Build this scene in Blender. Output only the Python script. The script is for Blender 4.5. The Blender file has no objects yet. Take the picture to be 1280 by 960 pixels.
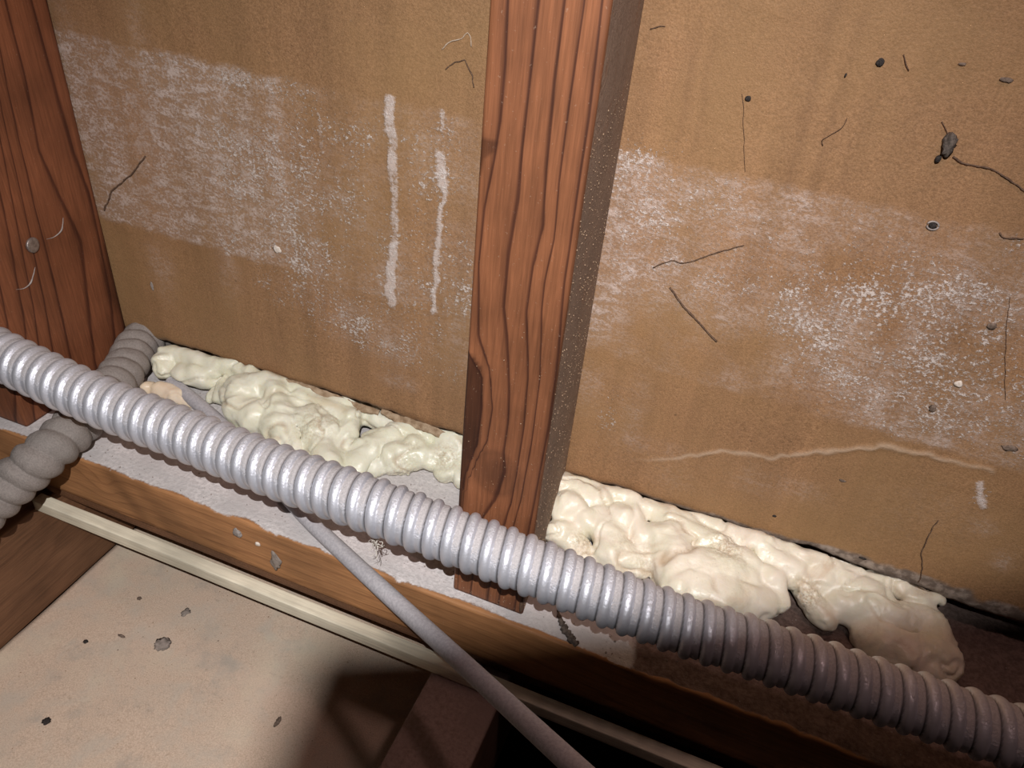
import bpy, bmesh, math, random
import numpy as np
from mathutils import Matrix, Vector

random.seed(7)
S = bpy.context.scene
COL = S.collection
MM = 0.001

# ------------------------------------------------------------------ camera
CAM = np.array([103.393, -345.410, 335.914])            # millimetres
ROT = np.array([[0.92736354, 0.36436401, 0.0850631],    # right
                [0.27917709, -0.52246223, -0.80566331], # down
                [-0.24911246, 0.77089045, -0.58623451]])# forward
FPX = 985.0
cam = bpy.data.cameras.new('camera'); camo = bpy.data.objects.new('camera', cam)
COL.objects.link(camo)
cam.sensor_fit = 'HORIZONTAL'; cam.sensor_width = 36.0; cam.lens = 36.0 * FPX / 1280.0
cam.clip_start = 0.005; cam.clip_end = 50
r_, d_, f_ = ROT
camo.matrix_world = Matrix(((r_[0], -d_[0], -f_[0], CAM[0] * MM), (r_[1], -d_[1], -f_[1], CAM[1] * MM),
                            (r_[2], -d_[2], -f_[2], CAM[2] * MM), (0, 0, 0, 1)))
S.camera = camo

def c2w(p):                                              # camera axes (right, down, forward) mm -> world mm
    return CAM + ROT.T @ np.array(p, float)

# ------------------------------------------------------------------ light
w = bpy.data.worlds.new('world'); S.world = w; w.use_nodes = True
w.node_tree.nodes['Background'].inputs[0].default_value = (0.9, 0.62, 0.55, 1)
w.node_tree.nodes['Background'].inputs[1].default_value = 0.012

LAMP = c2w((8, -84, -190))
lt = bpy.data.lights.new('headlamp', 'SPOT'); lo = bpy.data.objects.new('headlamp', lt); COL.objects.link(lo)
lt.energy = 18.8; lt.color = (1.0, 0.975, 0.97); lt.shadow_soft_size = 0.0014
lt.spot_size = math.radians(84); lt.spot_blend = 1.0
lo.location = LAMP * MM
aim = Vector((-35, -70, 20)) - Vector(LAMP)
lo.rotation_euler = aim.to_track_quat('-Z', 'Y').to_euler()

l2 = bpy.data.lights.new('work_light', 'POINT'); l2o = bpy.data.objects.new('work_light', l2); COL.objects.link(l2o)
l2.energy = 1.4; l2.color = (1.0, 0.66, 0.61); l2.shadow_soft_size = 0.02
l2o.location = c2w((190, -260, -40)) * MM

S.view_settings.view_transform = 'Standard'; S.view_settings.look = 'None'
S.view_settings.exposure = 0.0; S.view_settings.gamma = 1.0
S.view_settings.use_curve_mapping = False

# ------------------------------------------------------------------ helpers
def at(u, v, ax, val):                                   # photo pixel -> point on an axis plane (mm)
    d = ROT.T @ np.array([(u - 640) / FPX, (v - 480) / FPX, 1.0])
    return CAM + d * ((val - CAM[ax]) / d[ax])
def dep(u, v, depth):
    return CAM + ROT.T @ np.array([(u - 640) / FPX, (v - 480) / FPX, 1.0]) * depth
def depth_of(p): return float(ROT[2] @ (np.asarray(p) - CAM))

def hash3(i, j, k, s=0):
    n = (i * 374761393 + j * 668265263 + k * 2147483647 + s * 144269504) & 0xffffffff
    n = ((n ^ (n >> 13)) * 1274126177) & 0xffffffff
    n = ((n ^ (n >> 16)) * 2246822519) & 0xffffffff
    return ((n ^ (n >> 15)) & 0xffff) / 65535.0
def vnoise(P, s=0):
    P = np.asarray(P, float); I = np.floor(P).astype(np.int64); F = P - I; F = F * F * (3 - 2 * F)
    out = 0
    for a in (0, 1):
        for b in (0, 1):
            for c in (0, 1):
                wgt = (F[..., 0] if a else 1 - F[..., 0]) * (F[..., 1] if b else 1 - F[..., 1]) * (F[..., 2] if c else 1 - F[..., 2])
                out = out + wgt * hash3(I[..., 0] + a, I[..., 1] + b, I[..., 2] + c, s)
    return out * 2 - 1
def fbm(P, o=4, s=0):
    P = np.asarray(P, float); r = 0; a = 1.0
    for k in range(o):
        r = r + a * vnoise(P, s + k); P = P * 2.03 + 7.1; a *= 0.5
    return r
def sstep(a, b, x):
    t = np.clip((x - a) / (b - a), 0, 1); return t * t * (3 - 2 * t)

def link(name, me, mat, parent=None):
    o = bpy.data.objects.new(name, me); COL.objects.link(o)
    if mat: me.materials.append(mat)
    if parent: o.parent = parent
    return o
def mesh(name, V, F, mat, parent=None, smooth=True, attrs=None):
    me = bpy.data.meshes.new(name)
    V = np.asarray(V, float) * MM
    me.from_pydata(V.tolist() if len(V) < 2000 else V, [], F if isinstance(F, list) else F.tolist())
    if smooth: me.polygons.foreach_set('use_smooth', [True] * len(me.polygons))
    for k, a in (attrs or {}).items():
        at_ = me.attributes.new(k, 'FLOAT', 'POINT'); at_.data.foreach_set('value', np.asarray(a, np.float32))
    me.update()
    return link(name, me, mat, parent)
def tag(o, label=None, cat=None, group=None, kind=None):
    if label: o['label'] = label
    if cat: o['category'] = cat
    if group: o['group'] = group
    if kind: o['kind'] = kind
    return o
def gridfaces(n, m, closed=False):                       # n rows of m verts
    i = np.arange(n - 1)[:, None]; jm = m if closed else m - 1
    j = np.arange(jm)[None, :]; j2 = (j + 1) % m
    return np.stack([i * m + j, i * m + j2, (i + 1) * m + j2, (i + 1) * m + j], -1).reshape(-1, 4)
def catmull(P, n):
    P = np.asarray(P, float); P = np.vstack([2 * P[0] - P[1], P, 2 * P[-1] - P[-2]])
    out = []
    for i in range(1, len(P) - 2):
        t = np.linspace(0, 1, n, endpoint=False)[:, None]
        a, b, c, d = P[i - 1], P[i], P[i + 1], P[i + 2]
        out.append(.5 * ((2 * b) + (c - a) * t + (2 * a - 5 * b + 4 * c - d) * t ** 2 + (3 * b - a - 3 * c + d) * t ** 3))
    out.append(P[-2][None]); return np.vstack(out)
def resample(P, step):
    d = np.r_[0, np.cumsum(np.linalg.norm(np.diff(P, axis=0), axis=1))]
    n = max(2, int(d[-1] / step) + 1); s = np.linspace(0, d[-1], n)
    return np.stack([np.interp(s, d, P[:, k]) for k in range(3)], 1), s
def frames(P):
    T = np.gradient(P, axis=0); T /= np.linalg.norm(T, axis=1)[:, None]
    up = np.array([0, 0, 1.0]); A = np.cross(T, up); A /= np.linalg.norm(A, axis=1)[:, None] + 1e-9
    return T, A, np.cross(A, T)
def tube(name, P, rad, mat, parent=None, sides=10, step=None, jitter=0, attrs=None):
    P = np.asarray(P, float)
    if step: P, _ = resample(P, step)
    rad = np.broadcast_to(np.asarray(rad, float), (len(P),)) if np.ndim(rad) == 0 or len(np.atleast_1d(rad)) == len(P) else np.interp(np.linspace(0, 1, len(P)), np.linspace(0, 1, len(rad)), rad)
    T, A, B = frames(P); th = np.linspace(0, 2 * np.pi, sides, endpoint=False)
    R = rad[:, None] * np.ones(sides)
    if jitter: R = R * (1 + jitter * np.random.RandomState(3).uniform(-1, 1, R.shape))
    V = P[:, None] + R[..., None] * (np.cos(th)[None, :, None] * A[:, None] + np.sin(th)[None, :, None] * B[:, None])
    n = len(P); F = gridfaces(n, sides, True).tolist()
    F.append(list(range(sides))[::-1]); F.append([(n - 1) * sides + k for k in range(sides)])
    return mesh(name, V.reshape(-1, 3), F, mat, parent)
def lump(name, c, r, mat, parent=None, seed=0, amp=.25, sub=2, freq=1.6):     # irregular small solid, r = (rx,ry,rz)
    bm = bmesh.new(); bmesh.ops.create_icosphere(bm, subdivisions=sub, radius=1)
    V = np.array([v.co[:] for v in bm.verts]); F = [[v.index for v in f.verts] for f in bm.faces]; bm.free()
    k = 1 + amp * fbm(V * freq + seed * 3.7, 3, seed)
    return mesh(name, V * k[:, None] * np.array(r) + np.array(c), F, mat, parent)

# ------------------------------------------------------------------ node materials
class NT:
    def __init__(s, name):
        s.m = bpy.data.materials.new(name); s.m.use_nodes = True
        s.t = s.m.node_tree; s.b = s.t.nodes['Principled BSDF']
        s.co = s.t.nodes.new('ShaderNodeTexCoord').outputs['Object']
    def put(s, sock, v):
        if hasattr(v, 'is_linked'): s.t.links.new(v, sock)
        elif isinstance(v, tuple) and len(v) == 3 and sock.type == 'RGBA': sock.default_value = (*v, 1)
        else: sock.default_value = v
    def set(s, **k):
        for a, v in k.items(): s.put(s.b.inputs[a.replace('_', ' ')], v)
    def attr(s, n):
        a = s.t.nodes.new('ShaderNodeAttribute'); a.attribute_name = n; return a.outputs['Fac']
    def map(s, scale, v=None, loc=(0, 0, 0)):
        a = s.t.nodes.new('ShaderNodeMapping'); s.put(a.inputs[0], v or s.co)
        a.inputs[3].default_value = scale if isinstance(scale, tuple) else (scale,) * 3
        a.inputs[1].default_value = loc; return a.outputs[0]
    def noise(s, scale, detail=4, rough=.55, v=None, dist=0, loc=(0, 0, 0)):
        a = s.t.nodes.new('ShaderNodeTexNoise'); s.put(a.inputs['Vector'], s.map(scale, v, loc))
        a.inputs['Scale'].default_value = 1; a.inputs['Detail'].default_value = detail
        a.inputs['Roughness'].default_value = rough; a.inputs['Distortion'].default_value = dist
        return a.outputs['Fac']
    def voro(s, scale, feature='F1', v=None):
        a = s.t.nodes.new('ShaderNodeTexVoronoi'); a.feature = feature
        s.put(a.inputs['Vector'], s.map(scale, v)); a.inputs['Scale'].default_value = 1
        return a.outputs['Distance']
    def math(s, op, a, b=0.0, c=0.0, clamp=False):
        n = s.t.nodes.new('ShaderNodeMath'); n.operation = op; n.use_clamp = clamp
        for i, v in enumerate((a, b, c)): s.put(n.inputs[i], v)
        return n.outputs[0]
    def step(s, x, a, b, lo=0.0, hi=1.0):
        n = s.t.nodes.new('ShaderNodeMapRange'); n.interpolation_type = 'SMOOTHSTEP'
        s.put(n.inputs[0], x); n.inputs[1].default_value = a; n.inputs[2].default_value = b
        n.inputs[3].default_value = lo; n.inputs[4].default_value = hi; return n.outputs[0]
    def ramp(s, x, pts):
        n = s.t.nodes.new('ShaderNodeValToRGB'); s.put(n.inputs[0], x); e = n.color_ramp.elements
        while len(e) < len(pts): e.new(0.5)
        for q, (p, c) in zip(e, pts): q.position = p; q.color = (*c, 1) if isinstance(c, tuple) else (c, c, c, 1)
        return n.outputs[0]
    def mix(s, f, a, b, mode='MIX'):
        n = s.t.nodes.new('ShaderNodeMix'); n.data_type = 'RGBA'; n.blend_type = mode
        s.put(n.inputs[0], f); s.put(n.inputs[6], a); s.put(n.inputs[7], b); return n.outputs[2]
    def bump(s, h, strength=.3, dist=.001, n0=None):
        n = s.t.nodes.new('ShaderNodeBump'); n.inputs['Strength'].default_value = strength
        n.inputs['Distance'].default_value = dist; s.put(n.inputs['Height'], h)
        if n0: s.put(n.inputs['Normal'], n0)
        return n.outputs[0]
    def upness(s):
        g = s.t.nodes.new('ShaderNodeNewGeometry'); x = s.t.nodes.new('ShaderNodeSeparateXYZ')
        s.t.links.new(g.outputs['Normal'], x.inputs[0]); return x.outputs[2]
    def spec(s, v): s.b.inputs['Specular IOR Level'].default_value = v

def wood(name, early, late, axis, dustc=(.42, .37, .34), rough=.6, line=.85, varia=.35):
    """growth rings from a 'phase' attribute, fibre noise along one axis, dust where the 'dusty' attribute says"""
    m = NT(name)
    sc = [900, 900, 900]; sc[axis] = 45; fib = m.noise(tuple(sc), 5, .6)
    sc2 = [260, 260, 260]; sc2[axis] = 14; fib2 = m.noise(tuple(sc2), 3, .5)
    wob = m.math('MULTIPLY_ADD', fib2, .10, -.05)
    ph = m.math('FRACT', m.math('ADD', m.attr('phase'), wob))
    ring = m.ramp(ph, [(0, 0.12), (.10, 0.0), (.55, .06), (.80, .30), (.90, 1.0), (.95, 1.0), (1, .12)])
    col = m.mix(m.math('MULTIPLY', ring, line), early, late)
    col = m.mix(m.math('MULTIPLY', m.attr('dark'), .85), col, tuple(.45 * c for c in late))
    col = m.mix(1.0, col, m.ramp(fib, [(.25, 1 - varia), (.75, 1 + varia * .6)]), 'MULTIPLY')
    col = m.mix(1.0, col, m.ramp(m.noise(22, 3), [(.3, .72), (.7, 1.15)]), 'MULTIPLY')
    n1 = m.noise(420, 6, .65); n2 = m.noise(70, 4)
    du = m.math('ADD', m.attr('dusty'), m.math('MULTIPLY_ADD', n1, .9, -.45))
    du = m.math('ADD', du, m.math('MULTIPLY_ADD', n2, .9, -.45))
    du = m.step(du, .3, .75)
    speck = m.step(m.noise(900, 2, .5), .70, .76, 0, .6)
    dc = m.mix(m.step(n1, .3, .7), tuple(.78 * c for c in dustc), tuple(min(1, 1.12 * c) for c in dustc))
    dc = m.mix(m.step(m.noise(30, 4), .35, .7), dc, tuple(.8 * c for c in dustc))
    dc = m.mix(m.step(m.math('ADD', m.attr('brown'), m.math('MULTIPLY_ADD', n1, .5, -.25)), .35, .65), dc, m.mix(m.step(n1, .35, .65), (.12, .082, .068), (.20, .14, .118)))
    col = m.mix(m.math('MULTIPLY', speck, .35), col, (.5, .36, .26))
    col = m.mix(du, col, dc)
    h = m.math('ADD', m.math('MULTIPLY', fib, .5), m.math('MULTIPLY', m.math('MULTIPLY', n1, du), 2.2))
    m.set(Base_Color=col, Roughness=m.math('MAXIMUM', du, rough), Normal=m.bump(h, .5, .0007))
    m.spec(.3)
    return m.m

M = {}
M['stud'] = wood('stud_wood', (.24, .092, .041), (.058, .019, .011), 2, dustc=(.27, .19, .135), rough=.55, line=.9)
M['stud_l'] = wood('stud_dark_wood', (.225, .080, .036), (.070, .021, .011), 2, dustc=(.20, .15, .12), rough=.55, line=.9)
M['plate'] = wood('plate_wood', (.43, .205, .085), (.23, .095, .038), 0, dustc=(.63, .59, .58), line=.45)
M['joist'] = wood('joist_wood', (.20, .098, .050), (.12, .055, .028), 1, dustc=(.25, .18, .15), line=.45)
M['joist_d'] = wood('joist_dusty_wood', (.20, .12, .085), (.12, .065, .045), 1, dustc=(.30, .21, .18), line=.3)
M['ply'] = wood('plywood', (.80, .73, .57), (.56, .47, .33), 0, dustc=(.5, .45, .38), line=.4, varia=.2)

def board_mat():
    m = NT('kraft_board')
    fine = m.noise(1500, 3, .6); mid = m.noise(190, 5, .6); big = m.noise(9, 4)
    vert = m.noise((38, 38, 3.0), 4, .55); vert2 = m.noise((150, 150, 5), 4, .6)
    col = m.mix(m.step(fine, .3, .7), (.245, .128, .060), (.345, .190, .096))
    gr = m.noise((620, 620, 700), 4, .75)
    col = m.mix(1.0, col, m.ramp(gr, [(.28, .70), (.5, 1.0), (.74, 1.24)]), 'MULTIPLY')
    col = m.mix(1.0, col, m.ramp(vert, [(.3, .86), (.7, 1.12)]), 'MULTIPLY')
    col = m.mix(1.0, col, m.ramp(vert2, [(.3, .93), (.7, 1.06)]), 'MULTIPLY')
    col = m.mix(m.step(big, .35, .7, 0, .5), col, (.31, .185, .078))
    col = m.mix(m.step(mid, .56, .75, 0, .30), col, (.19, .10, .045))
    col = m.mix(m.step(m.noise(650, 3, .7), .60, .72, 0, .22), col, (.14, .07, .035))
    col = m.mix(m.math('MULTIPLY', m.attr('stain'), .5), col, (.16, .085, .042))
    # chalky residue: soft haze, hammered mottling and bright glitter crumbs
    band = m.attr('band'); crumb = m.attr('crumb')
    mott = m.noise((95, 95, 190), 7, .72, dist=.5); mott2 = m.noise((520, 520, 640), 5, .7)
    pat = m.math('ADD', m.math('MULTIPLY', mott, .52), m.math('MULTIPLY', mott2, .48))
    hz = m.math('MULTIPLY', band, m.step(pat, .45, .60, .14, .88))
    stk = m.step(m.math('ADD', m.attr('streak'), m.math('MULTIPLY_ADD', pat, 2.6, -1.3)), .30, .90, 0, .95)
    hz = m.math('MAXIMUM', hz, stk)
    col = m.mix(hz, col, (.55, .435, .375))
    g1 = m.noise((520, 520, 620), 4, .75); g2 = m.noise(1500, 2, .6); clus = m.noise(70, 4, .65, loc=(.1, .5, .3))
    amt = m.math('ADD', m.math('MULTIPLY', crumb, .15), m.math('MULTIPLY_ADD', clus, .45, -.225))
    sp = m.step(m.math('ADD', amt, g1), .68, .80)
    sp2 = m.math('MULTIPLY', m.step(g2, .60, .72), m.step(hz, .10, .7))
    wht = m.math('MAXIMUM', m.math('MULTIPLY', sp, m.step(crumb, .05, .5)), m.math('MULTIPLY', sp2, .55))
    wht = m.math('MAXIMUM', wht, m.math('MULTIPLY', stk, m.step(g1, .42, .66, .1, .9)))
    col = m.mix(m.math('MULTIPLY', wht, .62), col, (.80, .74, .70))
    col = m.mix(m.attr('torn'), col, m.mix(m.step(mid, .4, .65), (.16, .12, .095), (.36, .29, .24)))
    col = m.mix(m.math('MULTIPLY', m.attr('crease'), .45), col, (.62, .48, .36))
    spot = m.step(m.voro(55), .0, .07, 1, 0)
    col = m.mix(m.math('MULTIPLY', m.math('MULTIPLY', spot, m.step(m.noise(31, 1), .5, .6)), .7), col, (.06, .035, .022))
    h = m.math('ADD', m.math('ADD', m.math('MULTIPLY', fine, .45), m.math('MULTIPLY', gr, .8)), m.math('MULTIPLY', wht, 1.4))
    h = m.math('ADD', h, m.math('MULTIPLY', hz, .7)); h = m.math('ADD', h, m.math('MULTIPLY', mid, .5))
    m.set(Base_Color=col, Roughness=m.step(wht, 0, 1, .62, .42), Normal=m.bump(h, .55, .0006)); m.spec(.35)
    return m.m
M['board'] = board_mat()

def simple(name, c1, c2, scale=200, rough=.8, bump=.4, metal=0, dist=.0006):
    m = NT(name); n = m.noise(scale, 5, .6)
    m.set(Base_Color=m.mix(m.step(n, .3, .7), c1, c2), Roughness=rough, Metallic=metal, Normal=m.bump(n, bump, dist)); m.spec(.3)
    return m.m
M['root'] = simple('dry_root', (.075, .042, .026), (.16, .10, .065), 900)
M['thread'] = simple('pale_thread', (.38, .28, .2), (.55, .44, .34), 900)
M['dark_speck'] = simple('dark_speck', (.012, .010, .010), (.05, .04, .035), 1500)
M['dirt'] = simple('dirt', (.10, .07, .052), (.24, .175, .135), 700)
M['greydust'] = simple('grey_dust', (.24, .205, .185), (.40, .35, .32), 600)
M['flake'] = simple('grey_flake', (.20, .165, .14), (.36, .30, .26), 260)
M['soot'] = simple('soot', (.05, .04, .034), (.15, .12, .10), 500)
M['pale'] = simple('pale_crumb', (.55, .46, .38), (.78, .70, .62), 900)
M['fluff'] = simple('web_fluff', (.5, .45, .4), (.75, .7, .62), 900)
M['nail'] = simple('nail_steel', (.26, .22, .20), (.42, .37, .34), 500, rough=.4, metal=.7)
M['paper'] = simple('torn_paper', (.22, .14, .08), (.42, .31, .21), 260, bump=.6)
M['cavity'] = simple('cavity_shade', (.03, .02, .016), (.05, .034, .028), 30)  # near-black colour stands in for shade inside the bay and wall gap
M['granule'] = simple('wood_grit', (.22, .14, .085), (.38, .27, .18), 400)

def floor_mat():
    m = NT('ceiling_panel_back')
    fine = m.noise(1300, 3, .6); mid = m.noise(40, 5, .6, dist=.4); big = m.noise(7, 4)
    col = m.mix(m.step(fine, .3, .7), (.52, .385, .285), (.69, .535, .41))
    col = m.mix(m.step(mid, .42, .72, 0, .65), col, (.52, .46, .38))
    col = m.mix(m.step(big, .45, .7, 0, .55), col, (.66, .475, .37))
    col = m.mix(m.step(m.noise(14, 4, loc=(3, 1, 0)), .5, .75, 0, .7), col, (.66, .585, .44))
    col = m.mix(m.step(m.noise(24, 6, .7, loc=(7, 3, 1)), .52, .72, 0, .6), col, (.37, .33, .28))
    col = m.mix(m.step(m.noise(400, 4, .7), .55, .72, 0, .3), col, (.24, .17, .12))
    sp = m.step(m.voro(120), 0, .10, 1, 0)
    col = m.mix(m.math('MULTIPLY', sp, m.step(m.noise(60, 1), .58, .62)), col, (.12, .08, .06))
    m.set(Base_Color=col, Roughness=.85, Normal=m.bump(fine, .4, .0006)); m.spec(.25); return m.m
M['floor'] = floor_mat()

def metal_mat(name, dust_lo, dust_hi, dustc, base):
    m = NT(name)
    up = m.upness(); n1 = m.noise(1100, 4, .65); n2 = m.noise(60, 3)
    d = m.math('ADD', up, m.math('MULTIPLY_ADD', n1, .9, -.45)); d = m.math('ADD', d, m.math('MULTIPLY_ADD', n2, .5, -.25))
    d = m.math('ADD', d, m.math('MULTIPLY_ADD', m.attr('groove'), .55, -.2))
    du = m.step(d, dust_lo, dust_hi)
    dc = m.mix(m.step(n1, .3, .7), tuple(.72 * c for c in dustc), dustc)
    dirt = m.math('MULTIPLY', m.attr('seam'), .9)
    col = m.mix(du, m.mix(m.step(n2, .3, .7), base, tuple(.88 * c for c in base)), dc)
    col = m.mix(dirt, col, (.05, .043, .04))
    m.set(Base_Color=col, Metallic=m.step(du, 0, 1, .62, .05), Roughness=m.math('ADD', m.step(du, 0, 1, .48, .74), m.math('MULTIPLY_ADD', n1, .2, -.1)),
          Normal=m.bump(m.math('MULTIPLY', n1, m.step(du, 0, 1, .4, 1.2)), .6, .0008))
    m.spec(.5); return m.m
M['conduit'] = metal_mat('galvanised_conduit', .45, 1.15, (.54, .51, .51), (.72, .735, .80))
M['conduit_dusty'] = metal_mat('dusty_conduit', -2.2, -1.4, (.30, .262, .238), (.45, .44, .44))

def foam_mat(name, c1, c2, stain):
    m = NT(name); n = m.noise(60, 4, dist=.3); fine = m.noise(700, 4, .6); st = m.noise(45, 5, .6, dist=.7, loc=(.3, .1, .2))
    col = m.mix(m.step(n, .3, .7), c1, c2)
    col = m.mix(m.step(st, .54, .72, 0, .55), col, stain)
    rg = m.attr('rough')
    pit = m.step(m.voro(330), .0, .35, 1, 0)
    col = m.mix(m.math('MULTIPLY', rg, m.step(fine, .42, .62, 0, .75)), col, (.42, .31, .19))
    col = m.mix(m.math('MULTIPLY', m.attr('fold'), m.step(n, .35, .65, .30, .85)), col, (.48, .36, .23))
    dots = m.math('MULTIPLY', m.step(m.voro(210), 0, .09, 1, 0), m.step(m.noise(50, 1), .5, .6))
    col = m.mix(m.math('MULTIPLY', dots, .6), col, (.30, .22, .13))
    h = m.math('ADD', m.math('MULTIPLY', fine, .5), m.math('MULTIPLY', m.noise(120, 3, .5, dist=.8), .8))
    h = m.math('SUBTRACT', h, m.math('MULTIPLY', pit, m.math('MULTIPLY', rg, 1.2)))
    m.set(Base_Color=col, Roughness=m.step(n, .3, .7, .24, .46), Normal=m.bump(h, .45, .0009))
    m.set(Subsurface_Weight=.25, Subsurface_Radius=(.004, .003, .002), Subsurface_Scale=1.0); m.spec(.45)
    return m.m
M['foam'] = foam_mat('cured_foam', (.71, .69, .53), (.78, .755, .63), (.62, .52, .34))
M['foam_r'] = foam_mat('cured_foam_tan', (.73, .69, .54), (.79, .71, .59), (.58, .44, .31))
M['foam_p'] = foam_mat('cured_foam_pink', (.74, .60, .44), (.78, .66, .52), (.62, .44, .30))
M['cable'] = simple('dusty_cable', (.36, .345, .365), (.48, .46, .475), 700, rough=.75)

# ------------------------------------------------------------------ structure: board wall
def pline(X, Z, pts, z_ax=2):                            # distance (mm) of wall points to a polyline given in wall coordinates
    best = np.full(X.shape, 1e9)
    for (a, b), (c, d) in zip(pts[:-1], pts[1:]):
        dx, dz = c - a, d - b; L = dx * dx + dz * dz + 1e-9
        t = np.clip(((X - a) * dx + (Z - b) * dz) / L, 0, 1)
        best = np.minimum(best, np.hypot(X - a - t * dx, Z - b - t * dz))
    return best
def wpx(pts): return [tuple(at(u, v, 1, 0)[[0, 2]]) for u, v in pts]

BOT = 21.5
def build_wall():
    xs = np.r_[np.linspace(-820, -345, 50), np.arange(-340, 330, 1.25), np.linspace(335, 1250, 60)]
    zs = np.r_[np.arange(0, 300, 1.25), np.linspace(305, 640, 24)]
    X, Z = np.meshgrid(xs, zs); P = np.stack([X, Z, 0 * X], -1)
    edge = 1.6 * fbm(np.stack([xs / 22, 0 * xs, 0 * xs], -1), 4, 5) + .5 * fbm(np.stack([xs / 4, 0 * xs, 0 * xs + 3], -1), 2, 9)
    edge = edge - 1.2 * sstep(160, 240, xs)
    Zr = BOT + Z + edge[None] * np.clip(1 - Z / 12, 0, 1)
    Y = .5 * fbm(P / 70, 3, 2) + .12 * fbm(P / 9, 3, 4)
    # crease in the paper facing
    cr = wpx([(790, 575), (845, 572), (900, 563), (960, 572), (1000, 566), (1060, 562), (1100, 557), (1150, 566), (1200, 580), (1240, 590)])
    dcr = pline(X, Zr + 1.2 * fbm(P / 6, 2, 11), cr)
    inten = sstep(60, 100, X)
    Y = Y - .8 * np.exp(-(dcr / 1.3) ** 2) * inten * sstep(.2, .6, .6 + .5 * fbm(P / 18, 2, 12))
    crease = np.exp(-(dcr / 1.0) ** 2) * inten
    # bottom edge rolls back; the gypsum core shows where the paper is torn
    roll = np.exp(-Z / 2.2); Y = Y + 2.2 * roll
    torn = np.clip(1 - (Z - 1.0 - (6.5 * sstep(70, 250, X) + 1.5) * (.75 + .5 * fbm(P / 15, 3, 8))) / 1.6, 0, 1)
    torn = torn * (.35 + .65 * sstep(0, 160, X))
    n1 = fbm(P / 28, 4, 21); n2 = fbm(P / 7, 3, 22); nx = fbm(np.stack([X / 9, Z / 90, 0 * X], -1), 3, 23)
    top = 216.5 + 1.2 * n2
    lb = np.where(X < 15, 106.5, 110) + 1.2 * n2
    inb = sstep(-2.5, 2.0, top - Zr) * sstep(-2.5, 2.0, Zr - lb)
    left = X < 15
    dens_l = sstep(-120, -165, X) * .95 + (1 - sstep(-120, -165, X)) * (.30 + .25 * n1)
    dens_l = dens_l * (1 - .5 * sstep(-180, -120, X) * sstep(150, 205, Zr))
    dens_r = .42 + .42 * n1 + .35 * np.exp(-((Zr - 205) / 22) ** 2) * sstep(150, 60, X) + .2 * sstep(70, 40, X)
    dens_r = dens_r - .35 * np.exp(-((X - 110) / 40) ** 2 - ((Zr - 175) / 22) ** 2)
    band = inb * np.clip(np.where(left, dens_l, dens_r), 0, 1)
    def blob(u, v, rx, rz, a):
        c = at(u, v, 1, 0); return a * np.exp(-((X - c[0]) / rx) ** 2 - ((Zr - c[2]) / rz) ** 2)
    soft = (blob(440, 400, 26, 14, .55) + blob(455, 290, 22, 34, .45) + blob(560, 330, 18, 40, .5) + blob(500, 440, 20, 10, .35)
            + blob(500, 478, 10, 5, .5) + blob(360, 350, 20, 14, .4) + blob(200, 330, 9, 22, .4) + blob(285, 345, 9, 18, .35)
            + blob(120, 60, 24, 8, .2) + blob(560, 440, 16, 20, .35) + blob(165, 20, 9, 16, .3) + blob(80, 20, 10, 22, .45)
            + blob(740, 470, 10, 22, .4) + blob(790, 500, 8, 24, .35) + blob(1150, 640, 30, 20, .12) + blob(850, 600, 16, 10, .25)
            + blob(940, 600, 14, 9, .3) + blob(1000, 610, 10, 6, .35) + blob(1230, 660, 5, 5, .6) + blob(1255, 700, 5, 6, .5)
            + blob(820, 560, 22, 6, .25))
    band = np.clip(np.maximum(band, soft * (.8 + .5 * n1)), 0, 1)
    band = band * np.clip(1 + .35 * nx, 0.2, 1.3)
    crumb = np.clip(inb * .45 * (.7 + .6 * n1) + blob(320, 205, 34, 22, .75) + blob(345, 300, 40, 40, .7) + blob(390, 160, 30, 10, .7) + blob(300, 100, 40, 6, .8)
                    + blob(440, 400, 40, 22, .85) + blob(440, 290, 36, 40, .6) + blob(550, 330, 25, 60, .7) + blob(500, 440, 40, 14, .6)
                    + blob(790, 215, 22, 16, .9) + blob(830, 260, 30, 30, .7) + blob(1110, 470, 40, 22, .9) + blob(1180, 410, 40, 40, .8)
                    + blob(1230, 480, 30, 30, .8) + blob(1050, 370, 40, 25, .7) + blob(760, 520, 8, 24, .8) + blob(1225, 620, 4, 7, 1.2) + blob(347, 312, 6, 6, 1.3) + blob(1198, 480, 6, 5, 1.2)
                    + blob(640, 440, 30, 30, .3), 0, 1.2)
    crumb = crumb * (Zr < 228)
    s1 = wpx([(487, 125), (490, 180), (495, 250), (493, 310), (488, 345), (490, 380)])
    s2 = wpx([(556, 140), (553, 165)]); s3 = wpx([(549, 195), (555, 240), (550, 270), (546, 330), (543, 390)])
    s4 = wpx([(400, 140), (402, 190)]); s5 = wpx([(1225, 605), (1226, 622), (1229, 634)])
    wv = 1.2 * n2
    streak = np.maximum.reduce([np.exp(-((pline(X + wv, Zr, s1)) / (3.4 + .8 * n1)) ** 4) * (.80 + .22 * n1 + .2 * n2),
                                np.exp(-((pline(X + wv, Zr, s2)) / 1.6) ** 2) * .7,
                                np.exp(-((pline(X + wv, Zr, s3)) / (2.6 + 1.2 * n1)) ** 2) * .9,
                                np.exp(-((pline(X + wv, Zr, s4)) / 2) ** 2) * .5,
                                np.exp(-((pline(X, Zr, s5)) / 2.2) ** 2) * .9])
    stain = np.zeros_like(X)
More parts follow.
